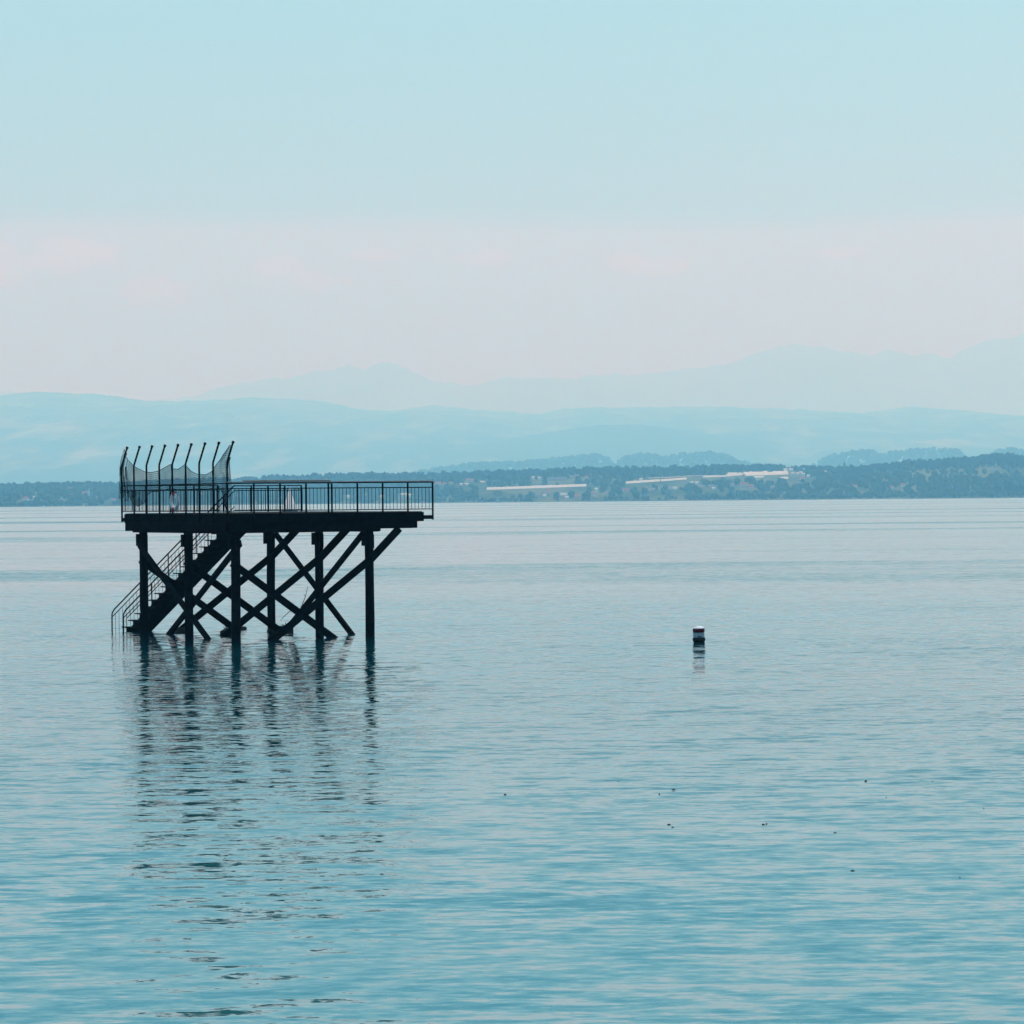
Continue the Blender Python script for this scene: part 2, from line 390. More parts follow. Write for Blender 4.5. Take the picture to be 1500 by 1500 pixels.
# diagonal braces
def brace(p, q, w=0.09, h=0.255, lbl=None, mt=None):
    bb = MB(); bb.beam(p, q, w, h, ch=0.008)
    o = bb.build('brace', mt or T, plat)
    d = (Vector(q)-Vector(p)).normalized()
    for t in (0.06, 0.5):
        c = Vector(p).lerp(Vector(q), t); sd = d.cross(Vector((0,0,1))).normalized()
        n = MB(); n.tube([c - sd*0.075, c + sd*0.075], 0.022, 6); n.build('bolt', ST, o)
    return o
for u in PU:                                     # in the three planes along x
    brace((5.75, u-0.20, 2.80), (0.58, u-0.20, -0.92))
    brace((0.50, u+0.20, 2.72), (5.75, u+0.20, -0.98))
    brace((5.60, u-0.20, 2.66), (6.86, u-0.20, 3.86), 0.10, 0.27)   # knee under the cantilever
for v in PV:                                     # across, in the two pile rows
    o = -0.20 if v < 1 else 0.20
    za = 3.30 if v < 1 else 3.62
    brace((v+o, PU[2]-0.05, za), (v+o, PU[0]-0.1, -1.10), 0.09, 0.24)
    brace((v-o, PU[0]+0.0, za+0.12), (v-o, PU[2]+0.1, -1.06), 0.09, 0.24)
# a broken timber splinted on one brace
bb = MB(); bb.beam((2.2,PU[1]-0.30,0.30), (3.55,PU[1]-0.30,1.25), 0.10, 0.24, ch=0.01); bb.build('splint', T, plat)

# ---- railings
def rail_run(p, q, nb, bal, tall=False, first=True, last=True, zt=1.06, board=False):
    """one straight run of guard rail from p to q with nb bays; parts: railing > post, handrail, mid_rail, infill_panel"""
    p = Vector((p[0], p[1], 0)); q = Vector((q[0], q[1], 0)); d = (q-p); Lr = d.length; d.normalize()
    r = MB()
    r.beam(p + Vector((0,0,ZD+zt-0.205)), q + Vector((0,0,ZD+zt-0.205)), 0.035, 0.035)
    r.beam(p + Vector((0,0,ZD+0.075)), q + Vector((0,0,ZD+0.075)), 0.035, 0.03)
    run = r.build('railing', ST, plat)
    h = MB(); h.beam(p - d*0.02 + Vector((0,0,ZD+zt-0.022)), q + d*0.02 + Vector((0,0,ZD+zt-0.022)), 0.055, 0.04, ch=0.01); h.build('handrail', ST, run)
    if board:
        h = MB(); h.beam(p - d*0.02 + Vector((0,0,ZD+zt+0.018)), q + d*0.02 + Vector((0,0,ZD+zt+0.018)), 0.11, 0.036, ch=0.008); h.build('handrail_board', M['railwood'], run)
    for i in range(nb+1):
        c = p + d * (Lr*i/nb)
        if (i == 0 and not first) or (i == nb and not last): continue
        if not tall:
            m2 = MB(); m2.beam(c + Vector((0,0,ZD-0.31)), c + Vector((0,0,ZD+zt-0.045)), 0.05, 0.05, up=d); m2.build('post', ST, run)
        k2 = MB(); inw = Vector((-d.y, d.x, 0)); 
        k2.beam(c + Vector((0,0,ZD-0.20)), c + inw*(0.14 if p.y == q.y else -0.14) + Vector((0,0,ZD-0.20)), 0.07, 0.06); k2.build('bracket', ST, run)
    for i in range(nb):
        m2 = MB()
        for k in range(bal):
            c = p + d * (Lr*(i + (k+1)/(bal+1))/nb)
            m2.beam(c + Vector((0,0,ZD+0.09)), c + Vector((0,0,ZD+zt-0.223)), 0.014, 0.014, up=d)
        m2.build('infill_panel', ST, run)
    return run
bb = MB(); bb.beam((VL-0.345,0.05,ZD-0.215), (VL-0.03,0.05,ZD-0.215), 0.08, 0.14); bb.build('bracket', T, plat)
bb = MB(); bb.beam((0.05,UL-0.10,ZD-0.24), (0.05,UL-0.005,ZD-0.24), 0.08, 0.13); bb.build('bracket', T, plat)
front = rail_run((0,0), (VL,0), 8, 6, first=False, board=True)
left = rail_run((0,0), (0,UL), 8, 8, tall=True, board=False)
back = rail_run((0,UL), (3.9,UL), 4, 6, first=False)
# raised wooden board on the front rail with its end post
bb = MB(); bb.beam((0.62,0.0,ZD+1.125), (3.92,0.0,ZD+1.125), 0.13, 0.05, ch=0.01); o = bb.build('rail_board', M['railwood'], plat)
bb = MB(); bb.beam((3.90,0.07,ZD-0.05), (3.90,0.07,ZD+1.098), 0.05, 0.05); bb.build('post', ST, o)
# nine bent poles carry the ball net along the left-hand rail
NPZ, LEAN = 1.78, 0.235
for i in range(9):
    yy = i*SU
    bb = MB(); bb.tube([(0,yy,ZD-0.33), (0,yy,ZD+NPZ-0.03), (0.012,yy,ZD+NPZ+0.03), (LEAN,yy,ZD+NPZ+0.70)], 0.037, 8)
    po = bb.build('net_pole', ST, plat)
    c = MB(); c.tube([(LEAN-0.02,yy,ZD+NPZ+0.655), (LEAN+0.012,yy,ZD+NPZ+0.725)], 0.052, 8); c.build('pole_cap', ST, po)

# ---- stair behind the platform, rising to a landing
US0, US1 = UL+0.12, UL+1.30          # y range of the stair
def stair_v(px):                      # x of the outer rail at a picture column: solved once for the foot of the stair
    lo, hi = -6.0, 6.0
    for _ in range(60):
        mid = (lo+hi)/2; w = NP + Matrix.Rotation(TH, 4, 'Z') @ Vector((mid, US1, 0.7)); q = w - CAM
        if 750 + FPX*q.dot(CR)/q.dot(CF) < px: lo = mid
        else: hi = mid
    return lo
V0 = stair_v(164); V1 = stair_v(345)
ZB, ZT = 0.74, ZD + 1.04              # rail heights at the foot bend and at the top
slope = (ZT-ZB)/(V1-V0)
stair = MB()
def tread_z(v): return ZB - 0.98 + slope*(v-V0)
for yy in (US0+0.04, US1-0.04):       # two stringers
    stair.beam((V0-0.6, yy, tread_z(V0-0.6)-0.58), (V0 + (ZD-0.10-(ZB-0.98))/slope, yy, ZD-0.10-0.58), 0.06, 0.37)
st = stair.build('stair', T, plat)
nst = 19
for i in range(nst):
    z = ZD - 0.06 - 0.25*i
    if z < -0.3: break
    v = V0 + (z - (ZB-0.98))/slope
    t = MB(); t.box(v-0.04, v+0.27, US0-0.02, US1+0.02, z-0.04, z); t.box(v+0.15, v+0.31, US0+0.004, US1-0.004, z-0.30, z-0.041); t.build('step', T, st)
def stair_rail(yy, v_end, cont):
    r = MB(); zt2 = lambda v: ZB + slope*(v-V0)
    pts = [(V0, yy, -0.7), (V0, yy, ZB-0.10), (V0+0.03, yy, ZB-0.02), (V0+0.10, yy, ZB+0.09)] + [(v_end, yy, zt2(v_end))]
    r.tube(pts, 0.028, 8)
    for off in (0.21, 0.83):
        va = V0 + (0.02 if off < 0.5 else 0.62)
        r.tube([(va, yy, zt2(va)-off), (v_end, yy, zt2(v_end)-off)], 0.018, 6)
    o = r.build('stair_rail', ST, st)
    k = 0; v = V0 + 0.14
    while v < v_end - 0.05:
        m2 = MB(); big = (k % 8 == 7)
        bot = zt2(v) - (0.83 if v > V0+0.62 else 1.6)
        m2.tube([(v, yy, bot - (0.25 if big else 0)), (v, yy, zt2(v) - (0.0 if big else 0.21))], 0.024 if big else 0.0075, 6)
        m2.build('stair_post' if big else 'baluster', ST, o); v += 0.145; k += 1
    return o
stair_rail(US1, V1, True)
stair_rail(US0, V0 + (ZD-0.25-ZB)/slope, False)
# landing with its guard rail
VLA = V0 + (ZD - (ZB-0.98))/slope
b = MB(); y = UL-0.09
while y < US1: b.box(VLA+0.22, VL-0.05, y, min(y+0.185, US1+0.03), ZD-0.055, ZD+random.uniform(-.004,.004)); y += 0.195
b.build('landing', M['deck'], plat)
bb = MB(); bb.beam((VLA+0.25, US1-0.05, ZD-0.20), (VL-0.1, US1-0.05, ZD-0.20), 0.08, 0.28); bb.build('fascia', T, plat)
for vx in (VLA+0.4, 5.75, VL-0.3):
    bb = MB(); bb.beam((vx, UL-0.6, ZD-0.42), (vx, US1, ZD-0.42), 0.10, 0.16); bb.build('joist', T, plat)
rail_run((V1, US1), (VL, US1), 4, 6, first=False, zt=1.04)
rail_run((3.95, UL), (3.95, UL+0.09), 1, 0, first=False, zt=1.0)

# ------------------------------------------------------------------ safety net on the poles
def net():
    cell = 0.068
    nu = int(UL/cell); 
    top = interp([(0,1.80+0.62),(0.05,2.30),(0.4,2.02),(1.0,1.78),(2.0,1.52),(2.5,1.50),(3.0,1.55),(3.98,1.78),(4.02,1.62),(4.5,1.58),(5.0,1.78-0.04),(5.5,1.50),(6.0,1.37),(6.6,1.36),(7.0,1.46),(7.55,1.85),(7.8,2.2),(7.9,2.36),(8,2.36)])
    bot = interp([(0,0.05),(0.12,0.35),(0.3,0.80),(1.0,0.88),(2.0,0.80),(2.5,0.86),(3.5,0.84),(4.0,0.92),(5.0,0.80),(5.5,0.80),(5.9,0.68),(6.1,0.40),(6.6,0.26),(7.1,0.42),(7.4,0.72),(7.7,0.82),(8,0.95)])
    b = MB(); cols = []
    for i in range(nu+1):
        yy = UL*i/nu; s = 8 - yy/SU
        fold = 0.0
        zt, zb = top(s), bot(8-s)
        n = max(3, int((zt-zb)/cell))
        col = []
        for j in range(n+1):
            z = zb + (zt-zb)*j/n
            x = -0.045 + 0.03*mnoise.noise(Vector((s*1.7, z*2.2, 1)))
            if z > NPZ: x += (z-NPZ)*LEAN/0.70
            gy = 0.05*mnoise.noise(Vector((s*1.1, z*3.1, 8)))
            edge = min(s, 8-s)
            if s < 0.7:                         # bunched folds next to the far end pole
                x += 0.06*math.sin(s*26 + z*2.0)*(1-s/0.7)
            col.append(Vector((x, yy+gy, ZD+z)))
        cols.append(col)
    for i in range(nu+1):
        b.tube(cols[i], 0.0062, 3, cap=False, smooth=False)
    # cross cords: join equal heights of neighbouring columns
    for i in range(nu):
        A, B = cols[i], cols[i+1]
        n = max(len(A), len(B))
        for j in range(n):
            pa = A[min(len(A)-1, round(j*(len(A)-1)/(n-1)))]; pb = B[min(len(B)-1, round(j*(len(B)-1)/(n-1)))]
            b.tube([pa, pb], 0.0062, 3, cap=False, smooth=False)
    o = b.build('safety_net', M['net'], None); o.location = NP; o.rotation_euler = (0, 0, TH)
    tag(o, 'sagging dark ball net slung between the bent poles on the platform', 'net')
    e = MB(); e.tube([c[-1] for c in cols], 0.013, 5); e.build('edge_rope', M['net'], o)
    e = MB(); e.tube([c[0] for c in cols], 0.013, 5); e.build('edge_rope', M['net'], o)
    # bunched net hanging down both end poles
    for (yy, lo, hi, ph) in ((0.0, -0.02, 1.95, 0.0), (UL, 0.55, 1.9, 2.0), (UL-0.45, 0.45, 1.75, 4.0)):
        e = MB()
        for k in range(9):
            a = ph + k*0.7; w = 0.05 + 0.06*random.random(); pts = []
            for j in range(14):
                t = j/13; z = hi + (lo-hi)*t
                lean = max(0, z-NPZ)*LEAN/0.70
                pts.append((w*math.cos(a + t*1.3)*(0.35+t*1.2) + lean + (0.05 if yy == 0 else 0), yy + w*math.sin(a + t)*(0.4+t), ZD+z))
            e.tube(pts, 0.0075, 3, cap=False, smooth=False)
        e.build('net_bundle', M['net'], o)
net()

# ------------------------------------------------------------------ life ring on the rail
def life_ring():
    n, mseg = 40, 12; Rr, r = 0.285, 0.064
    b = MB(); 
    vs = []; 
    for i in range(n):
        a = 2*math.pi*i/n
        for j in range(mseg):
            t = 2*math.pi*j/mseg; rr = Rr + r*math.cos(t); vs.append((r*math.sin(t), rr*math.cos(a), rr*math.sin(a)))
    bi = 0; b.v = vs
    for i in range(n):
        q = (i % 10) in (8, 9, 0, 1)
        for j in range(mseg):
            b.f.append((i*mseg+j, ((i+1) % n)*mseg+j, ((i+1) % n)*mseg+(j+1) % mseg, i*mseg+(j+1) % mseg)); b.mi.append(0); b.sm.append(True)
    o = b.build('life_ring', M['ring_white'])
    bands = MB()
    for c in (1, 3):
        pts = []
        for k in range(7):
            a = c*math.pi/2 + (k-3)*0.14; pts.append((0, Rr*math.cos(a), Rr*math.sin(a)))
        bm2 = MB(); bm2.tube(pts, r+0.004, 12); bm2.build('red_band', M['ring_red'], o)
    rp = MB(); pts = []
    for k in range(49):
        a = 2*math.pi*k/48; s = abs(math.sin(2*a)); rr = Rr + r + 0.012 + 0.075*s*(1.4 if math.sin(a) < 0 else 0.6); pts.append((-0.01, rr*math.cos(a), rr*math.sin(a)))
    rp.tube(pts, 0.008, 5); rp.build('grab_rope', M['net'], o)
    o.location = NP + Matrix.Rotation(TH, 4, 'Z') @ Vector((-0.12, 3.62*SU, ZD+0.42)); o.rotation_euler = (R(4), 0, TH)
    tag(o, 'white life ring with red bands hanging on the platform railing', 'life ring')
life_ring()

# ------------------------------------------------------------------ driftwood among the piles
def W(v, u, z): return NP + Matrix.Rotation(TH, 4, 'Z') @ Vector((v, u, z))
def at_depth(px, py, y): return at_y(px, py, y)
b = MB(); D = 112.2
P = lambda px, py: at_y(px, py, D)
b.tube([P(426,928), P(430,917), P(436,903), P(441,890), P(447,875), P(451,859)], [0.020,0.022,0.02,0.017,0.013,0.008], 7)
b.tube([P(436,889), P(424,896), P(416,903), P(410,910)], [0.014,0.016,0.014,0.008], 6)
b.tube([P(447,875), P(446.5,872), P(444.5,869)], [0.010,0.008,0.004], 5)
tag(b.build('driftwood_branch', M['bark']), 'thin bare branch leaning up between the braces of the platform', 'branch')
def log(p, q, r, lbl, n=9):
    b = MB(); p = Vector(p); q = Vector(q); pts = []; rs = []
    for i in range(n):
        t = i/(n-1); c = p.lerp(q, t) + Vector((random.uniform(-.03,.03), random.uniform(-.03,.03), 0.05*math.sin(t*3.1)+random.uniform(-.015,.015))); pts.append(c); rs.append(r*(0.65+0.5*math.sin(math.pi*min(1,0.12+t*0.8)))*random.uniform(.85,1.15))
    b.tube(pts, rs, 9)
    for k in range(3):
        t = random.uniform(.2,.8); c = p.lerp(q, t); b.tube([c, c+Vector((random.uniform(-.2,.2), random.uniform(-.2,.2), random.uniform(.1,.3)))], [r*.35, r*.12], 5)
    tag(b.build('driftwood_log', M['bark']), lbl, 'driftwood', 'driftwood caught among the platform piles')
pa = at_z(393,925,0.03); pb = at_z(428,923,0.03); log(pa, pb, 0.12, 'dark floating log caught at the foot of the fourth pile')
pa = at_z(252,927,0.03); pb = at_z(278,924,0.03); log(pa, pb, 0.10, 'dark floating log lodged left of the second pile')
pa = at_z(324,926,0.03); pb = at_z(358,921,0.03); log(pa, pb, 0.09, 'dark floating log crossing behind the third pile')

# ------------------------------------------------------------------ buoy
pb = at_z(1024, 941.5, 0.0)
buoy = empty('marker_buoy', pb); buoy.rotation_euler = (R(3.5), R(-1.5), 0)
tag(buoy, 'squat cylindrical buoy, white dome over red, white and black bands', 'buoy')
sc = pb.y/FPX
r = 8.7*sc; Hh = 24.5*sc
b = MB(); b.lathe([(r*0.99,Hh*0.865),(r*0.985,Hh*0.885),(r*0.93,Hh*0.905),(r*0.75,Hh*0.945),(r*0.45,Hh*0.98),(r*0.2,Hh*0.995),(0.001,Hh)], 36); b.build('cap', M['buoy_cap'], buoy)
b = MB(); b.lathe([(r*0.955,Hh*0.635),(r*0.985,Hh*0.64),(r*0.99,Hh*0.865)], 36); b.build('red_band', M['buoy_red'], buoy)
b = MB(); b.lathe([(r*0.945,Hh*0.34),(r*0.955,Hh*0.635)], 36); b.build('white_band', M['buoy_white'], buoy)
b = MB(); b.lathe([(r*0.9,-0.35),(r*0.95,0.0),(r*0.97,Hh*0.10),(r*1.07,Hh*0.14),(r*1.10,Hh*0.21),(r*1.06,Hh*0.27),(r*0.97,Hh*0.30),(r*0.965,Hh*0.345),(r*0.94,Hh*0.345)], 36); b.build('fender_ring', M['rubber'], buoy)
b = MB(); b.tube([(r*0.30, -r*0.9, Hh*0.30),(r*0.30,-r*1.0,Hh*0.42),(-r*0.15,-r*1.02,Hh*0.42),(-r*0.2,-r*0.95,Hh*0.30)], 0.012, 6); b.build('handle', M['rubber'], buoy)

# ------------------------------------------------------------------ floating bits on the near water
bits = [(987,1157,4.5,'dark floating leaf scrap below the buoy, upper right of the tiny speck there'),(740,1164,4,'dark floating leaf scrap by itself between platform reflection and buoy'),
 (1268,1144,4.5,'dark floating leaf scrap, upper one of the right half'),(1366,1145,3,'small dark floating leaf scrap at the upper right'),
 (980,1208,4.5,'left scrap of the close pair of floating leaves below the buoy'),(985,1211.5,3,'smaller right scrap of the close pair of floating leaves below the buoy'),
 (1118,1208,5,'larger left scrap of the touching pair of floating leaves'),(1123,1207,4.5,'right scrap of the touching pair of floating leaves'),
 (1223,1220,4,'dark floating leaf scrap right of the touching pair'),(1249,1276,5.5,'large dark floating leaf scrap, lowest but one on the right'),
 (1406,1286,4,'dark floating leaf scrap lowest at the right edge'),(966,1163,2.6,'tiny dark speck of floating leaf below the buoy'),
 (906,1145,2.4,'tiny dark speck of floating leaf left of the buoy line'),(1441,1184,2.6,'tiny dark speck of floating leaf at the far right'),(1298,1168,2.4,'tiny dark speck of floating leaf under the upper right scrap'),
 (1067,1240,2.4,'tiny dark speck of floating leaf under the touching pair'),(49,1228,2.6,'tiny dark speck of floating leaf at the left edge')]
for (px, py, w, lb) in bits:
    p = at_z(px, py, 0.0); s = w*p.y/FPX*0.65
    b = MB()
    for k in range(7):
        a = random.uniform(0, 6.28); L = s*random.uniform(.6,1.1); c = Vector((math.cos(a), math.sin(a), random.uniform(.05,.35))); n = Vector((-c.y, c.x, 0.2))*0.38
        o0 = Vector((0,0,s*0.1)); e = c*L
        b.add([o0, e*0.5+n*L, e, e*0.5-n*L], [(0,1,2,3)])
    b.tube([(-s*0.9,0,s*0.05),(0,s*0.1,s*0.25),(s*0.8,0,s*0.1)], [s*0.22,s*0.3,s*0.12], 6)
    o = b.build('floating_leaf', M['litter'], None, p); o.rotation_euler = (0, 0, random.uniform(0,6.28))
    tag(o, lb, 'floating leaf', 'plant scraps floating on the near water')

# ------------------------------------------------------------------ boats
def sailboat(px, py, hpx, label, sail, hull, jib=True, group=None):
    p = at_z(px, py, 0.0); s = hpx*p.y/FPX           # mast height in metres
    o = empty('sailboat', p, R(random.uniform(-12,12)) )
    tag(o, label, 'sailboat', group)
    L = s*0.62
    b = MB(); sec = []
    for t, w in ((-0.5,0.62),(-0.3,0.9),(0,1.0),(0.3,0.72),(0.5,0.04)):
        sec.append([(t*L, -w*L*0.15, 0.085*L), (t*L, -w*L*0.12, -0.02*L), (t*L, w*L*0.12, -0.02*L), (t*L, w*L*0.15, 0.085*L)])
    vs = [q for ss in sec for q in ss]; fs = []
    for i in range(4):
        for j in range(3): fs.append((i*4+j, i*4+j+1, (i+1)*4+j+1, (i+1)*4+j))
        fs.append((i*4+3, i*4, (i+1)*4, (i+1)*4+3))
    fs += [(0,1,2,3)[::-1], (16,17,18,19)]
    b.add(vs, fs); b.build('hull', hull, o)
    b = MB(); b.box(-0.12*L, 0.16*L, -0.07*L, 0.07*L, 0.08*L, 0.15*L); b.build('cabin', hull, o)
    b = MB(); b.tube([(0.06*L,0,0.08*L),(0.06*L,0,s)], 0.006*s, 6); b.tube([(0.06*L,0,0.19*L),(-0.42*L,0.03*L,0.19*L)], 0.005*s, 6); b.build('mast', M['hull_white'], o)
    def sailm(name, A, B, C, belly):
        b = MB(); n = 8; A, B, C = Vector(A), Vector(B), Vector(C); idx = {}
        vs = []
        for i in range(n+1):
            for j in range(n+1-i):
                u, v = i/n, j/n; q = A + (B-A)*u + (C-A)*v; q.y += belly*math.sin(math.pi*min(1,u+v*0.5))*(1-u)
                idx[(i,j)] = len(vs); vs.append(q)
        fs = []
        for i in range(n):
            for j in range(n-i):
                fs.append((idx[(i,j)], idx[(i+1,j)], idx[(i,j+1)]))
                if i+j < n-1: fs.append((idx[(i+1,j)], idx[(i+1,j+1)], idx[(i,j+1)]))
        b.add(vs, fs, 0, True); b.build(name, sail, o)
    sailm('mainsail', (0.045*L,0,0.21*L), (0.05*L,0,s*0.985), (-0.42*L,0.03*L,0.21*L), 0.05*L)
    if jib: sailm('jib', (0.46*L,0,0.10*L), (0.08*L,0,s*0.80), (0.09*L,0.02*L,0.14*L), 0.04*L)
    return o
BG = 'boats on the lake near the far shore'
sailboat(424.5, 749.5, 38, 'white sailboat seen through the platform railing, right of its middle', M['sail_white'], M['hull_dark'], True, BG)
sailboat(477.5, 749, 9, 'tiny white sailboat seen through the railing right of the larger one', M['sail_white'], M['hull_white'], False, BG)
sailboat(123, 742.6, 5.2, 'tiny white sailboat at the far left shore, left of the motor boat', M['sail_white'], M['hull_white'], False, BG)
sailboat(1374, 729.2, 11, 'tiny sailboat with crimson sails at the far right shore', M['sail_red'], M['hull_dark'], True, BG)
def motorboat(px, py, wpx, label):
    p = at_z(px, py, 0.0); s = wpx*p.y/FPX
    o = empty('motor_boat', p, R(random.choice((0,180)))); tag(o, label, 'boat', BG)
    b = MB(); vs = []; sec = ((-0.5,0.8),(-0.1,1.0),(0.25,0.85),(0.5,0.05))
    for t, w in sec: vs += [(t*s,-w*s*.17,s*(.22+.08*max(0,t))),(t*s,-w*s*.11,-.03*s),(t*s,w*s*.11,-.03*s),(t*s,w*s*.17,s*(.22+.08*max(0,t)))]
    fs = []
    for i in range(3):
        for j in range(3): fs.append((i*4+j,i*4+j+1,(i+1)*4+j+1,(i+1)*4+j))
        fs.append((i*4+3,i*4,(i+1)*4,(i+1)*4+3))
    fs += [(3,2,1,0),(12,13,14,15)]
    b.add(vs, fs); b.build('hull', M['hull_white'], o)
    b = MB(); b.add([(-.2*s,-.12*s,.22*s),(.2*s,-.12*s,.22*s),(.2*s,.12*s,.22*s),(-.2*s,.12*s,.22*s),(-.18*s,-.1*s,.42*s),(.08*s,-.1*s,.42*s),(.08*s,.1*s,.42*s),(-.18*s,.1*s,.42*s)],
        [(4,5,6,7),(0,1,5,4),(1,2,6,5),(2,3,7,6),(3,0,4,7)]); b.build('cabin', M['hull_white'], o)
for px, py, w, lb in [(145,741.8,4.5,'small white motor boat at the far left shore'),(64,742.3,4,'small white motor boat leftmost along the far shore'),(661,734.9,4,'small white boat just right of the platform at the far shore'),
    (722,735.0,3.5,'small white boat below the left end of the long greenhouse'),(740,734.9,4,'small white boat below the middle of the long greenhouse, left one'),(752,734.6,3.5,'small white boat below the middle of the long greenhouse, right one'),
    (766,734.5,4.5,'small white boat below the right half of the long greenhouse'),(781,734.2,3.5,'small white boat below the right end of the long greenhouse'),
    (1067,731.8,4.5,'small white boat at the far shore below the bright glasshouses'),(1447,727.6,5,'small white boat at the far shore near the right edge')]:
    motorboat(px, py, w, lb)

# ------------------------------------------------------------------ houses, church and greenhouses on the far shore
CLEAR = []
def house(px, py, wpx, roof='roof_red', wall='wall_white', label='', hh=5.0, rh=4.0, turn=0.0, name='house', cat='house', dep=9.0):
    p = hit_land(px, py + 2.2); sc = p.y/FPX; w = max(6.0, wpx*sc)
    o = empty(name, p, R(turn)); tag(o, label, cat, 'buildings on the far shore')
    b = MB(); b.box(-w/2, w/2, -dep/2, dep/2, -2.0, hh)
    b.add([(-w/2,-dep/2,hh),(-w/2,dep/2,hh),(-w/2,0,hh+rh-.2)], [(0,1,2)]); b.add([(w/2,-dep/2,hh),(w/2,dep/2,hh),(w/2,0,hh+rh-.2)], [(0,2,1)])
    b.build('wall', M[wall], o)
    b = MB(); e = 0.6; ov = rh/(dep/2)*e
    vs = [(-w/2-e,-dep/2-e,hh-ov+.15),(w/2+e,-dep/2-e,hh-ov+.15),(w/2+e,0,hh+rh+.15),(-w/2-e,0,hh+rh+.15),(w/2+e,dep/2+e,hh-ov+.15),(-w/2-e,dep/2+e,hh-ov+.15)]
    vs2 = vs + [(x,y,z-.3) for x,y,z in vs]
    b.add(vs2, [(0,1,2,3),(3,2,4,5),(6,9,8,7),(9,11,10,8),(0,6,7,1),(5,4,10,11),(0,3,9,6),(3,5,11,9),(1,7,8,2),(2,8,10,4)])
    b.build('roof', M[roof], o)
    CLEAR.append((p.x, p.y, w/2+5, 260))
    return o
RR, RP, RG = 'roof_red', 'roof_pale', 'roof_grey'
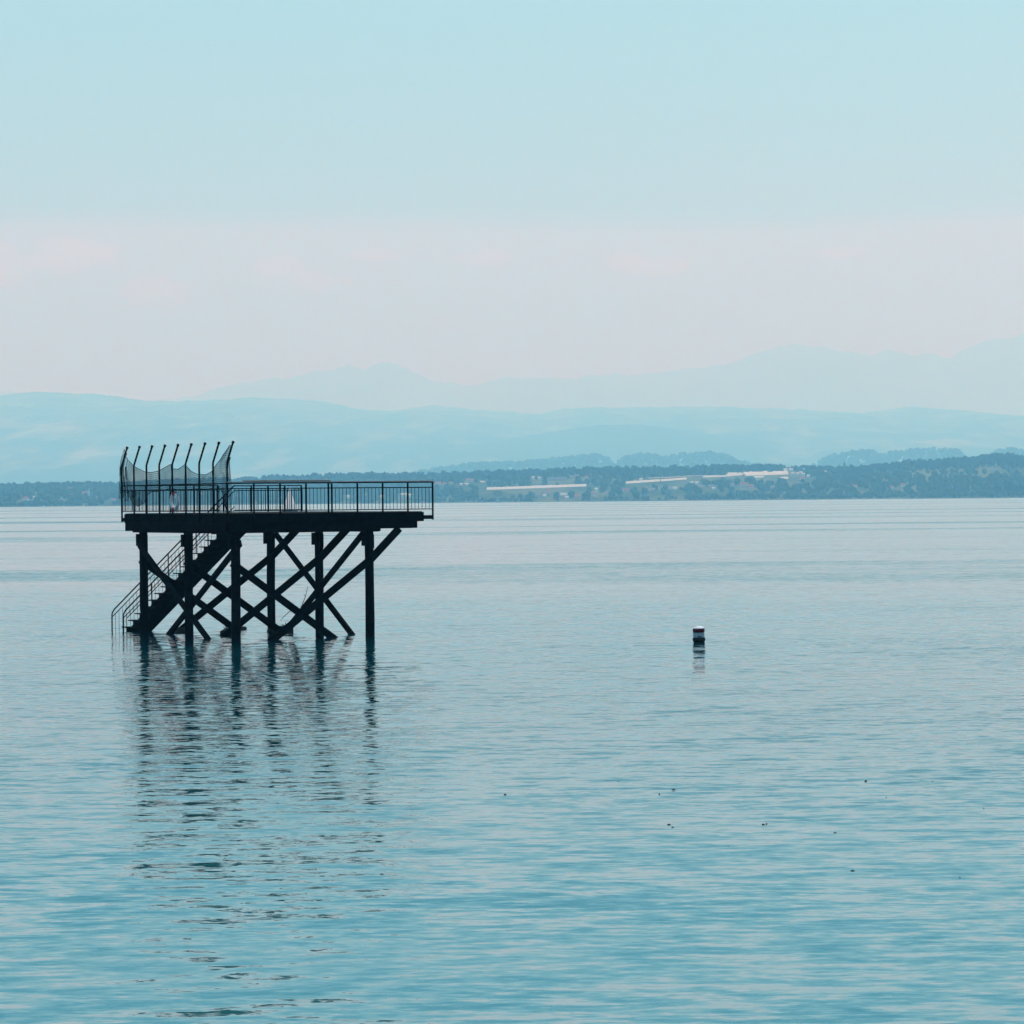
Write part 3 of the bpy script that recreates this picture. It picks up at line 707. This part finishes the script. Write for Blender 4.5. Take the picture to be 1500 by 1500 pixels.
HOUSES = [
 (104,717.5,10,RR,'long red-roofed house high on the far left shore',4.5,4.5),(108,728,8,RR,'red-roofed house below the long one on the far left shore',5,4.5),
 (150,725,5,RG,'grey-roofed cottage right of the white church tower',4,3),(149,730.5,6,RP,'pale-roofed house below the cottage right of the church',4,3),(70,728.5,4,RR,'small red house left of the red-roofed pair at far left',4,3),
 (80,727.5,5,RG,'small grey house left of the red-roofed pair at far left',4,3),(38,731,7,RR,'reddish house low at the far left shore',4,4),(51,731,3,RP,'narrow pale house low at the far left shore',7,2),(3,732,5,RP,'pale house at the very left edge of the shore',4,3),
 (168,733,5,RR,'small red house on the shore beside the platform corner post',4,3),
 (592,725.5,11,RP,'long pale house seen through the right end of the railing',4,3.5),(601,727,3,RP,'small white house seen through the last bay of the railing',5,3),(560,728,4,RP,'small pale house behind the middle of the right railing',4,3),(510,728,4,RP,'small pale house behind the railing right of the small sail',4,3),
 (642,708,8,RR,'dull red roof at the right end of the platform railing',3.5,3.5),(651,709.5,5,RR,'small red house right of the platform railing end',4,3.5),
 (688,703.5,12,RR,'long red-roofed barn left above the long greenhouse',3,4.5),(683.5,709,5,RP,'bright white house under the long red barn',3,2.5),(707,705.5,6,RP,'bright white house right of the long red barn',2.5,2.5),
 (676,709,3,RP,'tiny pale hut left of the bright white house',3,2),(781,700.5,3.5,RP,'pale house left of the long mauve roof',5,3),(790,700.5,3.5,RP,'second pale house left of the long mauve roof',4,3),
 (816,701.5,28,RG,'long mauve-grey roof above the long greenhouse',2.5,5),(837,698,5,RG,'grey roof behind the right end of the mauve roof',3,3),(845,697,7,RG,'grey barn right of the mauve roof',3,3.5),(859,698.5,5,RR,'dull red roof right of the grey barn',3,3),
 (803,719.5,5,RR,'bright red roof under the long greenhouse',4,4.5),(800,724,10,RG,'mauve-roofed farmhouse below the bright red roof',4,4.5),(798,727.5,3,RP,'small white gable below the mauve farmhouse',5,2.5),(787,725.5,6,RG,'low grey house left of the mauve farmhouse',3,3),
 (825.5,725,9,RP,'bright cream-roofed house near the middle shore',3,4),(830,729,3,RP,'tiny white hut under the cream-roofed house',4,2),(844,726.5,7,RR,'low red roof right of the cream-roofed house',3,3),
 (873.5,720,2.6,RP,'tall white house front right of the red low roof',8,2.5),(868.5,723,6,RR,'pinkish house attached left of the tall white front',3.5,3.5),(871,728,6,RG,'low grey house under the tall white front',3,3),
 (918.5,718.5,5,RR,'bright red roof below the left end of the second greenhouse',3,4),(912,718,5,RR,'dull red roof left of the bright red one',3,3.5),(945,715.5,5,RR,'mauve house of the village row, leftmost',4,3),(950,719,6,RG,'grey house in the middle of the village row',4,3),(956,717.5,7,RG,'grey house at the right of the village row',4,3),
 (989,716.3,6,RP,'bright peach-roofed house under the second greenhouse end',4,4),(981.5,716,5,RG,'grey house left of the peach-roofed house',3,3),(939,702.5,2.4,RP,'tiny white tank house above the second greenhouse',4,2),
 (1013.5,708,3,RP,'left one of two small white houses below the glasshouses',4,3),(1020.5,708,3,RP,'right one of two small white houses below the glasshouses',4,3),(1027,713.5,11,RG,'long pinkish-grey barn below the two white houses',3,4),
 (1042,713,8,RG,'mauve-roofed house right of the long pinkish barn',3.5,3.5),(1045.5,716,4,RP,'pale house front below the mauve roof',4,2.5),(1073,710.5,6,RG,'grey house between the mauve roof and the red roofs',4,3),
 (1090,710,11,RR,'broad red roof below the glasshouses, left of a pair',3.5,4.5),(1100,713.5,8,RR,'broad red roof below the glasshouses, right of a pair',3.5,4),(1161,694.5,4,RP,'white house just right of the glasshouses',5,3),
 (1168.5,695,4,RP,'white house, second right of the glasshouses',5,3),(1173.5,694,4,RP,'white house, third right of the glasshouses',6,3),(1177,695.5,3,RP,'white house, fourth right of the glasshouses',5,3),(1184,697.5,3.5,RP,'low white house, fifth right of the glasshouses',4,3),
 (1175,701,6,RR,'red roof under the white houses right of the glasshouses',3,4),(1202.5,692,3.5,RP,'left white house of the last two before the pointed trees',4,3),(1208.5,693,2,RP,'right narrow house of the last two before the pointed trees',7,2),
 (1150,687.5,6,RP,'pale house above the glasshouses, left one',3,2.5),(1158,687.5,6,RP,'pale house above the glasshouses, middle one',3,2.5),(1176,687.5,4,RP,'pale house above the glasshouses, right one',3,2.5),
 (1322.5,711,6,RR,'lone bright red roof among trees at the right shore',3.5,4),(1288,685,6,RR,'red roof under the tall round tree on the right skyline',3,3.5),(1306,713.5,3,RR,'tiny red roof left of the lone bright one',3,3),
 (1455,687.5,11,RG,'low brownish barn at the wood edge on the right',3,4),(1253,712,5,RR,'dull red roof left among the shore trees',3,3),(1242,713,5,RG,'grey roof left of the dull red one among the shore trees',3,3)]
for (px, py, w, rf, lb, hh, rh) in HOUSES:
    house(px, py, w, rf, 'wall_grey' if rf == RG else 'wall_white', lb, hh, rh, random.uniform(-14,14))
# church: white tower with a red pointed roof
p = hit_land(130, 726); o = empty('church', p); tag(o, 'white church tower with a red pointed roof on the far left shore', 'church', 'buildings on the far shore')
b = MB(); b.box(-2,2,-2,2,-2,11); b.build('tower', M['wall_white'], o)
b = MB(); b.add([(-2.3,-2.3,11),(2.3,-2.3,11),(2.3,2.3,11),(-2.3,2.3,11),(0,0,17)], [(0,1,4),(1,2,4),(2,3,4),(3,0,4),(3,2,1,0)]); b.build('spire', M['roof_red'], o)
b = MB(); b.box(-14,-2.01,-4,4,-2,5); b.build('nave', M['wall_grey'], o)
b = MB(); b.add([(-14.4,-4.5,4.9),(-2.0,-4.5,4.9),(-2.0,4.5,4.9),(-14.4,4.5,4.9),(-14.4,0,9),(-2.0,0,9)], [(0,1,5,4),(3,4,5,2),(0,4,3),(1,2,5),(0,3,2,1)]); b.build('roof', M['roof_red'], o)
CLEAR.append((p.x, p.y, 8, 200))

def greenhouse(x0, y0, x1, y1, hpx, label, bays=14, dep=45.0, gaps=True):
    A = hit_land(x0, y0); B = hit_land(x1, y1); sc = (A.y+B.y)/2/FPX; H = hpx*sc
    o = empty('greenhouse', A); tag(o, label, 'greenhouse', 'white greenhouses on the far shore')
    d = B - A; n = Vector((-d.y, d.x, 0)).normalized()
    if n.y < 0: n = -n
    n = Vector((0,1,0))
    roof = MB(); wall = MB()
    up = lambda v, z: Vector((v.x, v.y, v.z+z))
    rows = max(1, int(dep // 26)); run = H*1.45; Z = Vector((0, 0, 0))
    for r in range(rows):
        o2 = n*(r*(2*run+1.0)) + Vector((0, 0, r*run*0.10)); he = H*0.16
        for i in range(bays):
            p = d*((i+0.012)/bays) + o2; q = d*((i+0.988)/bays) + o2
            j2 = random.uniform(-.04,.04)*H
            roof.add([up(p,he), up(q,he), up(q+n*run,H+j2), up(p+n*run,H+j2)], [(0,1,2,3)])
            roof.add([up(p+n*run,H+j2), up(q+n*run,H+j2), up(q+n*run*2,he), up(p+n*run*2,he)], [(0,1,2,3)])
            wall.add([up(p,-3), up(q,-3), up(q,he-.05), up(p,he-.05)], [(0,1,2,3)])
        for e in (Z, d):
            p = e + o2; wall.add([up(p,-3), up(p+n*run*2,-3), up(p+n*run*2,he-.05), up(p+n*run,H-.1), up(p,he-.05)], [(0,1,2,3,4)])
    wall.build('wall', M['plastic_side'], o); roof.build('roof', M['plastic'], o)
    for k in range(9):
        c = A + d*(k/8); CLEAR.append((c.x, c.y, d.length/14+4, 330))
greenhouse(713,718.3, 859,713.0, 4.2, 'longest white greenhouse, in a field above the middle shore', 30, 34)
greenhouse(917,708.8, 967,705.6, 3.6, 'white greenhouse right of the longest one, left half', 14, 30)
greenhouse(968.5,705.5, 1006,702.6, 3.3, 'white greenhouse right of the longest one, right half', 11, 30)
greenhouse(1030,699.4, 1064,698.8, 2.8, 'bright glasshouse with a toothed front, left end of the cluster', 10, 40)
greenhouse(1065,698.6, 1088,696.6, 4.2, 'bright glasshouse in the middle of the cluster', 7, 60)
greenhouse(1092,697.8, 1155,695.6, 5.6, 'largest bright glasshouse at the right of the cluster', 16, 90)
greenhouse(1104,699.8, 1119,699.4, 2.4, 'small bright glasshouse in front of the largest one, left side', 5, 14)
greenhouse(1143,702.2, 1155,701.8, 3.4, 'small bright glasshouse in front of the largest one, right side', 4, 14)
greenhouse(1066,693.6, 1078,693.2, 1.4, 'narrow white greenhouse above the middle of the cluster', 4, 14)

def pale_strip(pts, name, label, cat, mt):
    b = MB(); top = [hit_land(x, y) + Vector((0,0,2.2)) for x, y in pts]
    for i in range(len(pts)-1):
        A, B = top[i], top[i+1]; n = Vector((0, 42, 1.6))
        b.add([A, B, B+n, A+n, A-Vector((0,0,.4)), B-Vector((0,0,.4)), B+n-Vector((0,0,.4)), A+n-Vector((0,0,.4))], [(0,1,2,3),(4,7,6,5),(0,4,5,1),(1,5,6,2),(2,6,7,3),(3,7,4,0)])
        for q in (A, B): CLEAR.append((q.x, q.y, 40, 260))
    tag(b.build(name, mt), label, cat)
pale_strip([(950,702.2),(975,701.2),(1000,699.6),(1030,698.0)], 'crop_cover', 'thin pale strip of crop netting above the second greenhouse', 'crop cover', M['netting_pale'])

# ------------------------------------------------------------------ trees on the far shore
import bmesh
def ico(sub):
    bm = bmesh.new(); bmesh.ops.create_icosphere(bm, subdivisions=sub, radius=1.0)
    bm.verts.ensure_lookup_table()
    v = np.array([x.co[:] for x in bm.verts]); f = np.array([[q.index for q in x.verts] for x in bm.faces]); bm.free(); return v, f
IV, IF = ico(2)
def crown_variant(seed, tall=1.0):
    v = IV.copy(); out = np.zeros_like(v)
    for i, p in enumerate(v):
        q = Vector(p); n = mnoise.fractal(q*1.6 + Vector((seed*3.1, seed*1.7, 0)), 1.0, 2.0, 3); n2 = mnoise.noise(q*4.0 + Vector((0, seed*2.3, 5)))
        r = 1.0 + 0.38*n + 0.16*n2; out[i] = p*r
    out[:,2] *= tall
    return out
CV = [crown_variant(s) for s in range(10)]
rng = np.random.default_rng(5)
class Mass:
    def __init__(s): s.v = []; s.f = []; s.n = 0
    def tree(s, x, y, z, h, w):
        c = CV[rng.integers(10)]; a = rng.uniform(0, 6.28); ca, sa = math.cos(a), math.sin(a)
        v = np.empty_like(c); v[:,0] = x + (c[:,0]*ca - c[:,1]*sa)*w*0.5; v[:,1] = y + (c[:,0]*sa + c[:,1]*ca)*w*0.5; v[:,2] = z + h*0.52 + c[:,2]*h*0.5
        s.v.append(v); s.f.append(IF + s.n); s.n += len(c)
    def build(s, name, mt, label, cat):
        me = bpy.data.meshes.new(name); V = np.concatenate(s.v); F = np.concatenate(s.f)
        me.from_pydata(V.tolist(), [], F.tolist()); me.materials.append(mt); me.update()
        o = bpy.data.objects.new(name, me); COL.objects.link(o); tag(o, label, cat, kind='stuff'); return o
def blocked(x, y, h=0):
    for (cx, cy, hw, dep) in CLEAR:
        if abs(x-cx) < hw and cy-dep < y < cy+16: return True
    return False
ridge, slopew, shore = Mass(), Mass(), Mass()
for i in range(2300):
    D = rng.uniform(6900, 7330); px = rng.uniform(-60, 1560); X = (px-750)/FPX*D
    if blocked(X, D): continue
    h = rng.uniform(8, 15); 
    if px > 1260: h *= 1.1
    ridge.tree(X, D, land(X, D), h, h*rng.uniform(.7,1.05))
def slope_density(px, t):
    if px < 640: return 0.9
    if px < 900: return 0.45 if t > 0.3 else 0.7
    if px < 1020: return 0.6
    if px < 1200: return 0.75
    if px < 1320: return 0.9
    return 0.25 if t > 0.45 and t < 0.8 else 0.9
for i in range(5200):
    D = rng.uniform(6060, 6920); px = rng.uniform(-60, 1560); X = (px-750)/FPX*D; t = (D-6000)/1200
    cl = mnoise.noise(Vector((X*0.012, D*0.007, 2)))*0.5 + 0.5
    if rng.uniform() > slope_density(px, t)*(0.35 + 1.1*cl) or blocked(X, D): continue
    h = rng.choice([rng.uniform(5,10), rng.uniform(8,16)]); slopew.tree(X, D, land(X, D), h, h*rng.uniform(.75,1.15))
for i in range(1500):
    D = rng.uniform(6004, 6075); px = rng.uniform(-60, 1560); X = (px-750)/FPX*D
    if blocked(X, D): continue
    big = 1.0 if px < 640 or px > 1000 else 0.6
    h = rng.uniform(3.5, 9.5)*big; shore.tree(X, D, land(X, D), h, h*rng.uniform(.8,1.3))
ridge.build('ridge_wood', M['leaf_dark'], 'dark wood along the low ridge behind the far shore', 'wood')
slopew.build('hillside_wood', M['leaf_mid'], 'mixed trees scattered over the fields of the far shore', 'wood')
shore.build('shore_wood', M['leaf_mid'], 'belt of bushes and trees along the far waterline', 'wood')
# far woods on the rising ground behind the ridge
far = Mass()
fw = interp([(560,700),(640,686),(680,680),(720,677),(760,677),(790,674),(830,670),(870,666),(890,669),(900,678),(915,669),(940,664),(980,669),(1000,665),(1040,662),(1060,665),(1080,674),(1110,680),(1150,688),(1180,686),(1200,676),(1220,666),(1240,662),(1262,659),(1280,660),(1290,666),(1310,661),(1330,659),(1360,658),(1369,656),(1371,668),(1375,668),(1377,658),(1400,659),(1410,662),(1413,676),(1440,676),(1460,659),(1480,656),(1500,660),(1560,668)])
for i in range(2600):
    px = rng.uniform(560, 1560); D = 13000 + rng.uniform(-150, 150); X = (px-750)/FPX*D
    ztop = CAMH + (yhor(px) - fw(px))/FPX*D
    k = rng.uniform(0, 1)**1.6
    z = ztop - 14 - k*min(60, max(8, ztop-45)); h = rng.uniform(15, 23)
    far.tree(X, D - k*160, z, h, h*rng.uniform(.8,1.2))
far.build('far_wood', M['leaf_dark'], 'hazy blue woods on the rise behind the far shore ridge', 'wood')

def lone_tree(name, px, ytop, ybot, wpx, label, cat, tall, grp, base=None):
    p = hit_land(px, ybot) if base is None else Vector((at_y(px, ybot, base).x, base, land(at_y(px, ybot, base).x, base)))
    top = at_y(px, ytop, p.y).z; h = max(4.0, top - p.z); w = wpx*p.y/FPX
    o = empty(name, p); tag(o, label, cat, grp)
    b = MB(); b.tube([(0,0,-1),(0.1,0,h*.25),(0,0.1,h*.6),(0,0,h*.85)], [h*.028,h*.022,h*.013,h*.004], 7)
    for k in range(4):
        a = k*1.7; b.tube([(0,0,h*(.3+.1*k)),(w*.22*math.cos(a),w*.22*math.sin(a),h*(.45+.1*k))], [h*.011,h*.003], 5)
    b.build('trunk', M['trunk'], o)
    c = MB()
    for k in range(420):                                   # leaf clumps spread through the crown's volume
        t = random.random(); a = random.uniform(0, 6.28)
        if tall: rad = (math.sin(math.pi*min(1, 0.10+t*0.88))**0.7)*(1-0.35*t)
        else: rad = math.sin(math.pi*min(1, 0.12+t*0.82))**0.55
        rr = w*0.5*rad*math.sqrt(random.uniform(.15,1)); z = h*(0.14 + 0.86*t); s = h*random.uniform(.035,.08)
        q = Vector((rr*math.cos(a), rr*math.sin(a), z)); n1 = Vector((random.gauss(0,1),random.gauss(0,1),random.gauss(0,1))).normalized(); n2 = n1.cross(Vector((random.gauss(0,1),random.gauss(0,1),random.gauss(0,1)))).normalized()
        c.add([q-n1*s, q+n2*s*.8, q+n1*s, q-n2*s*.8], [(0,1,2,3)])
    c.build('crown', M['leaf_dark'], o)
PG = 'columnar trees at the right shore'
for px, yt, w, lb in [(1457,712,4.5,'columnar tree, leftmost of the dark row at the right shore'),(1461.5,711,4.5,'columnar tree, second from left of the dark row'),(1466,712.5,4,'columnar tree, third from left of the dark row'),
    (1473,710.5,4.5,'columnar tree in the middle of the dark row, with a gap on its left'),(1477.5,713,4,'columnar tree just right of the middle of the dark row'),(1481.5,709.5,5,'tallest columnar tree of the dark row at the right shore'),(1487,712,4.5,'columnar tree, second from right of the dark row'),(1491,711,4.5,'columnar tree, rightmost of the dark row at the right shore')]:
    lone_tree('columnar_tree', px, yt, 724, w, lb, 'tree', True, PG, 6060)
lone_tree('cypress_tree', 1229.5, 681, 690, 3.4, 'shorter of two pointed dark trees on the skyline', 'tree', True, 'pointed trees on the skyline', 7150)
lone_tree('cypress_tree', 1237, 677, 690, 3.8, 'taller of two pointed dark trees on the skyline', 'tree', True, 'pointed trees on the skyline', 7150)
lone_tree('broadleaf_tree', 1298, 677.5, 690, 9.5, 'tall round dark tree on the skyline right of the pointed trees', 'tree', False, 'round trees standing free', 7100)
lone_tree('broadleaf_tree', 1247, 680.5, 688, 7, 'low round dark tree on the skyline beside the pointed trees', 'tree', False, 'round trees standing free', 7100)
lone_tree('broadleaf_tree', 729, 719.5, 728, 16, 'broad round tree in the field under the longest greenhouse', 'tree', False, 'round trees standing free')
lone_tree('broadleaf_tree', 863, 714, 725, 8, 'dark round tree right of the longest greenhouse', 'tree', False, 'round trees standing free')

# ------------------------------------------------------------------ air
hz = MB(); hz.box(-40000, 40000, -3000, 90000, -3.0, 4200.0)
hm = bpy.data.materials.new('haze'); hm.use_nodes = True; nt = hm.node_tree; nt.nodes.clear()
out = nt.nodes.new('ShaderNodeOutputMaterial'); pv = nt.nodes.new('ShaderNodeVolumePrincipled')
pv.inputs['Color'].default_value = (0.215, 0.63, 1.0, 1)
pv.inputs['Absorption Color'].default_value = (1, 1, 1, 1)
pv.inputs['Density'].default_value = 0.000158
pv.inputs['Anisotropy'].default_value = 0.25
nt.links.new(pv.outputs['Volume'], out.inputs['Volume'])
haze = hz.build('haze', hm); haze['kind'] = 'stuff'; tag(haze, 'pale blue summer haze lying over the lake and hills', 'haze')

# ------------------------------------------------------------------ sky and sun
SUN_EL, SUN_AZ = R(56), R(24)
w = bpy.data.worlds.new('World'); SC.world = w; w.use_nodes = True; nt = w.node_tree; nt.nodes.clear(); L = nt.links
out = nt.nodes.new('ShaderNodeOutputWorld'); bg = nt.nodes.new('ShaderNodeBackground'); bg.inputs['Strength'].default_value = 0.10
sky = nt.nodes.new('ShaderNodeTexSky'); sky.sky_type = 'NISHITA'; sky.sun_disc = False; sky.sun_elevation = SUN_EL; sky.sun_rotation = SUN_AZ
sky.altitude = 400; sky.air_density = 1.0; sky.dust_density = 1.0; sky.ozone_density = 1.0
tint = nd(nt, 'ShaderNodeMix', data_type='RGBA', blend_type='MULTIPLY'); tint.inputs[0].default_value = 1.0; tint.inputs[7].default_value = (0.54, 0.99, 1.07, 1)
L.new(sky.outputs['Color'], tint.inputs[6])
tc = nd(nt, 'ShaderNodeTexCoord')
sep = nd(nt, 'ShaderNodeSeparateXYZ'); L.new(tc.outputs['Generated'], sep.inputs[0])
# a milky bank of thin cloud above the horizon, with faint heaps in it
mp = nd(nt, 'ShaderNodeMapping'); mp.inputs['Scale'].default_value = (3.0, 3.0, 14.0); L.new(tc.outputs['Generated'], mp.inputs['Vector'])
n1 = nd(nt, 'ShaderNodeTexNoise', Scale=1.6, Detail=3.0, Roughness=0.5); L.new(mp.outputs['Vector'], n1.inputs['Vector'])
def M2(op, a, b):
    n = nd(nt, 'ShaderNodeMath', operation=op)
    for i, x in enumerate((a, b)):
        if isinstance(x, (int, float)): n.inputs[i].default_value = x
        else: L.new(x, n.inputs[i])
    return n.outputs[0]
elev = M2('ADD', sep.outputs['Z'], M2('MULTIPLY', M2('SUBTRACT', n1.outputs['Fac'], 0.5), 0.02))
mr = nd(nt, 'ShaderNodeMapRange', interpolation_type='SMOOTHSTEP'); mr.inputs['From Min'].default_value = 0.096; mr.inputs['From Max'].default_value = 0.086; mr.inputs['To Min'].default_value = 0.0; mr.inputs['To Max'].default_value = 0.85
L.new(elev, mr.inputs['Value'])
bank = nd(nt, 'ShaderNodeMix', data_type='RGBA'); bank.inputs[7].default_value = (7.6, 8.2, 10.4, 1)
L.new(mr.outputs['Result'], bank.inputs[0]); L.new(tint.outputs[2], bank.inputs[6])
mp2 = nd(nt, 'ShaderNodeMapping'); mp2.inputs['Scale'].default_value = (60, 60, 105); L.new(tc.outputs['Generated'], mp2.inputs['Vector'])
n2 = nd(nt, 'ShaderNodeTexNoise', Scale=1.0, Detail=7.0, Roughness=0.58); L.new(mp2.outputs['Vector'], n2.inputs['Vector'])
r2 = ramp(nt, [(0.50, (0,0,0)), (0.60, (1,1,1))]); L.new(n2.outputs['Fac'], r2.inputs['Fac'])
blob = None
for (bx, by, wx, wy) in [(20,395,90,48),(110,385,120,42),(220,430,110,42),(410,395,60,22),(480,408,70,24),(560,375,60,14),(715,378,70,20),(820,385,45,12),(945,388,70,22),(1240,372,60,10)]:
    dx = M2('DIVIDE', M2('SUBTRACT', sep.outputs['X'], (bx-750)/FPX), wx/FPX); dz = M2('DIVIDE', M2('SUBTRACT', sep.outputs['Z'], (yhor(bx)-by)/FPX), wy/FPX)
    e = M2('SUBTRACT', 1.0, M2('ADD', M2('MULTIPLY', dx, dx), M2('MULTIPLY', dz, dz)))
    blob = e if blob is None else M2('MAXIMUM', blob, e)
body = nd(nt, 'ShaderNodeMapRange', interpolation_type='SMOOTHSTEP'); body.inputs['From Min'].default_value = 0.60; body.inputs['From Max'].default_value = 0.78
L.new(M2('ADD', M2('MULTIPLY', M2('MAXIMUM', blob, 0.0), 0.55), M2('MULTIPLY', M2('SUBTRACT', n2.outputs['Fac'], 0.3), 1.7)), body.inputs['Value'])
front = nd(nt, 'ShaderNodeMath', operation='GREATER_THAN'); L.new(sep.outputs['Y'], front.inputs[0]); front.inputs[1].default_value = 0.0
cm = M2('MULTIPLY', M2('MULTIPLY', body.outputs['Result'], M2('GREATER_THAN', blob, 0.0)), M2('MULTIPLY', front.outputs[0], 0.36))
puff = nd(nt, 'ShaderNodeMix', data_type='RGBA'); puff.inputs[7].default_value = (15.0, 14.0, 13.5, 1)
L.new(cm, puff.inputs[0]); L.new(bank.outputs[2], puff.inputs[6])
L.new(puff.outputs[2], bg.inputs['Color']); L.new(bg.outputs['Background'], out.inputs['Surface'])

sd = bpy.data.lights.new('sun', 'SUN'); sd.energy = 3.5; sd.angle = R(0.5); sd.color = (1.0, 0.985, 0.965)
so = bpy.data.objects.new('sun', sd); COL.objects.link(so)
sdir = Vector((math.sin(SUN_AZ)*math.cos(SUN_EL), math.cos(SUN_AZ)*math.cos(SUN_EL), math.sin(SUN_EL)))
so.rotation_euler = (-sdir).to_track_quat('-Z', 'Y').to_euler(); so.location = (0, 0, 60)

# ------------------------------------------------------------------ render settings
SC.view_settings.view_transform = 'Standard'; SC.view_settings.look = 'None'; SC.view_settings.gamma = 1.0
SC.view_settings.exposure = 0.0
SC.render.engine = 'CYCLES'
cy = SC.cycles
cy.use_denoising = True
cy.max_bounces = 8; cy.volume_bounces = 6; cy.diffuse_bounces = 2; cy.glossy_bounces = 3; cy.transparent_max_bounces = 4
cy.caustics_reflective = False; cy.caustics_refractive = False
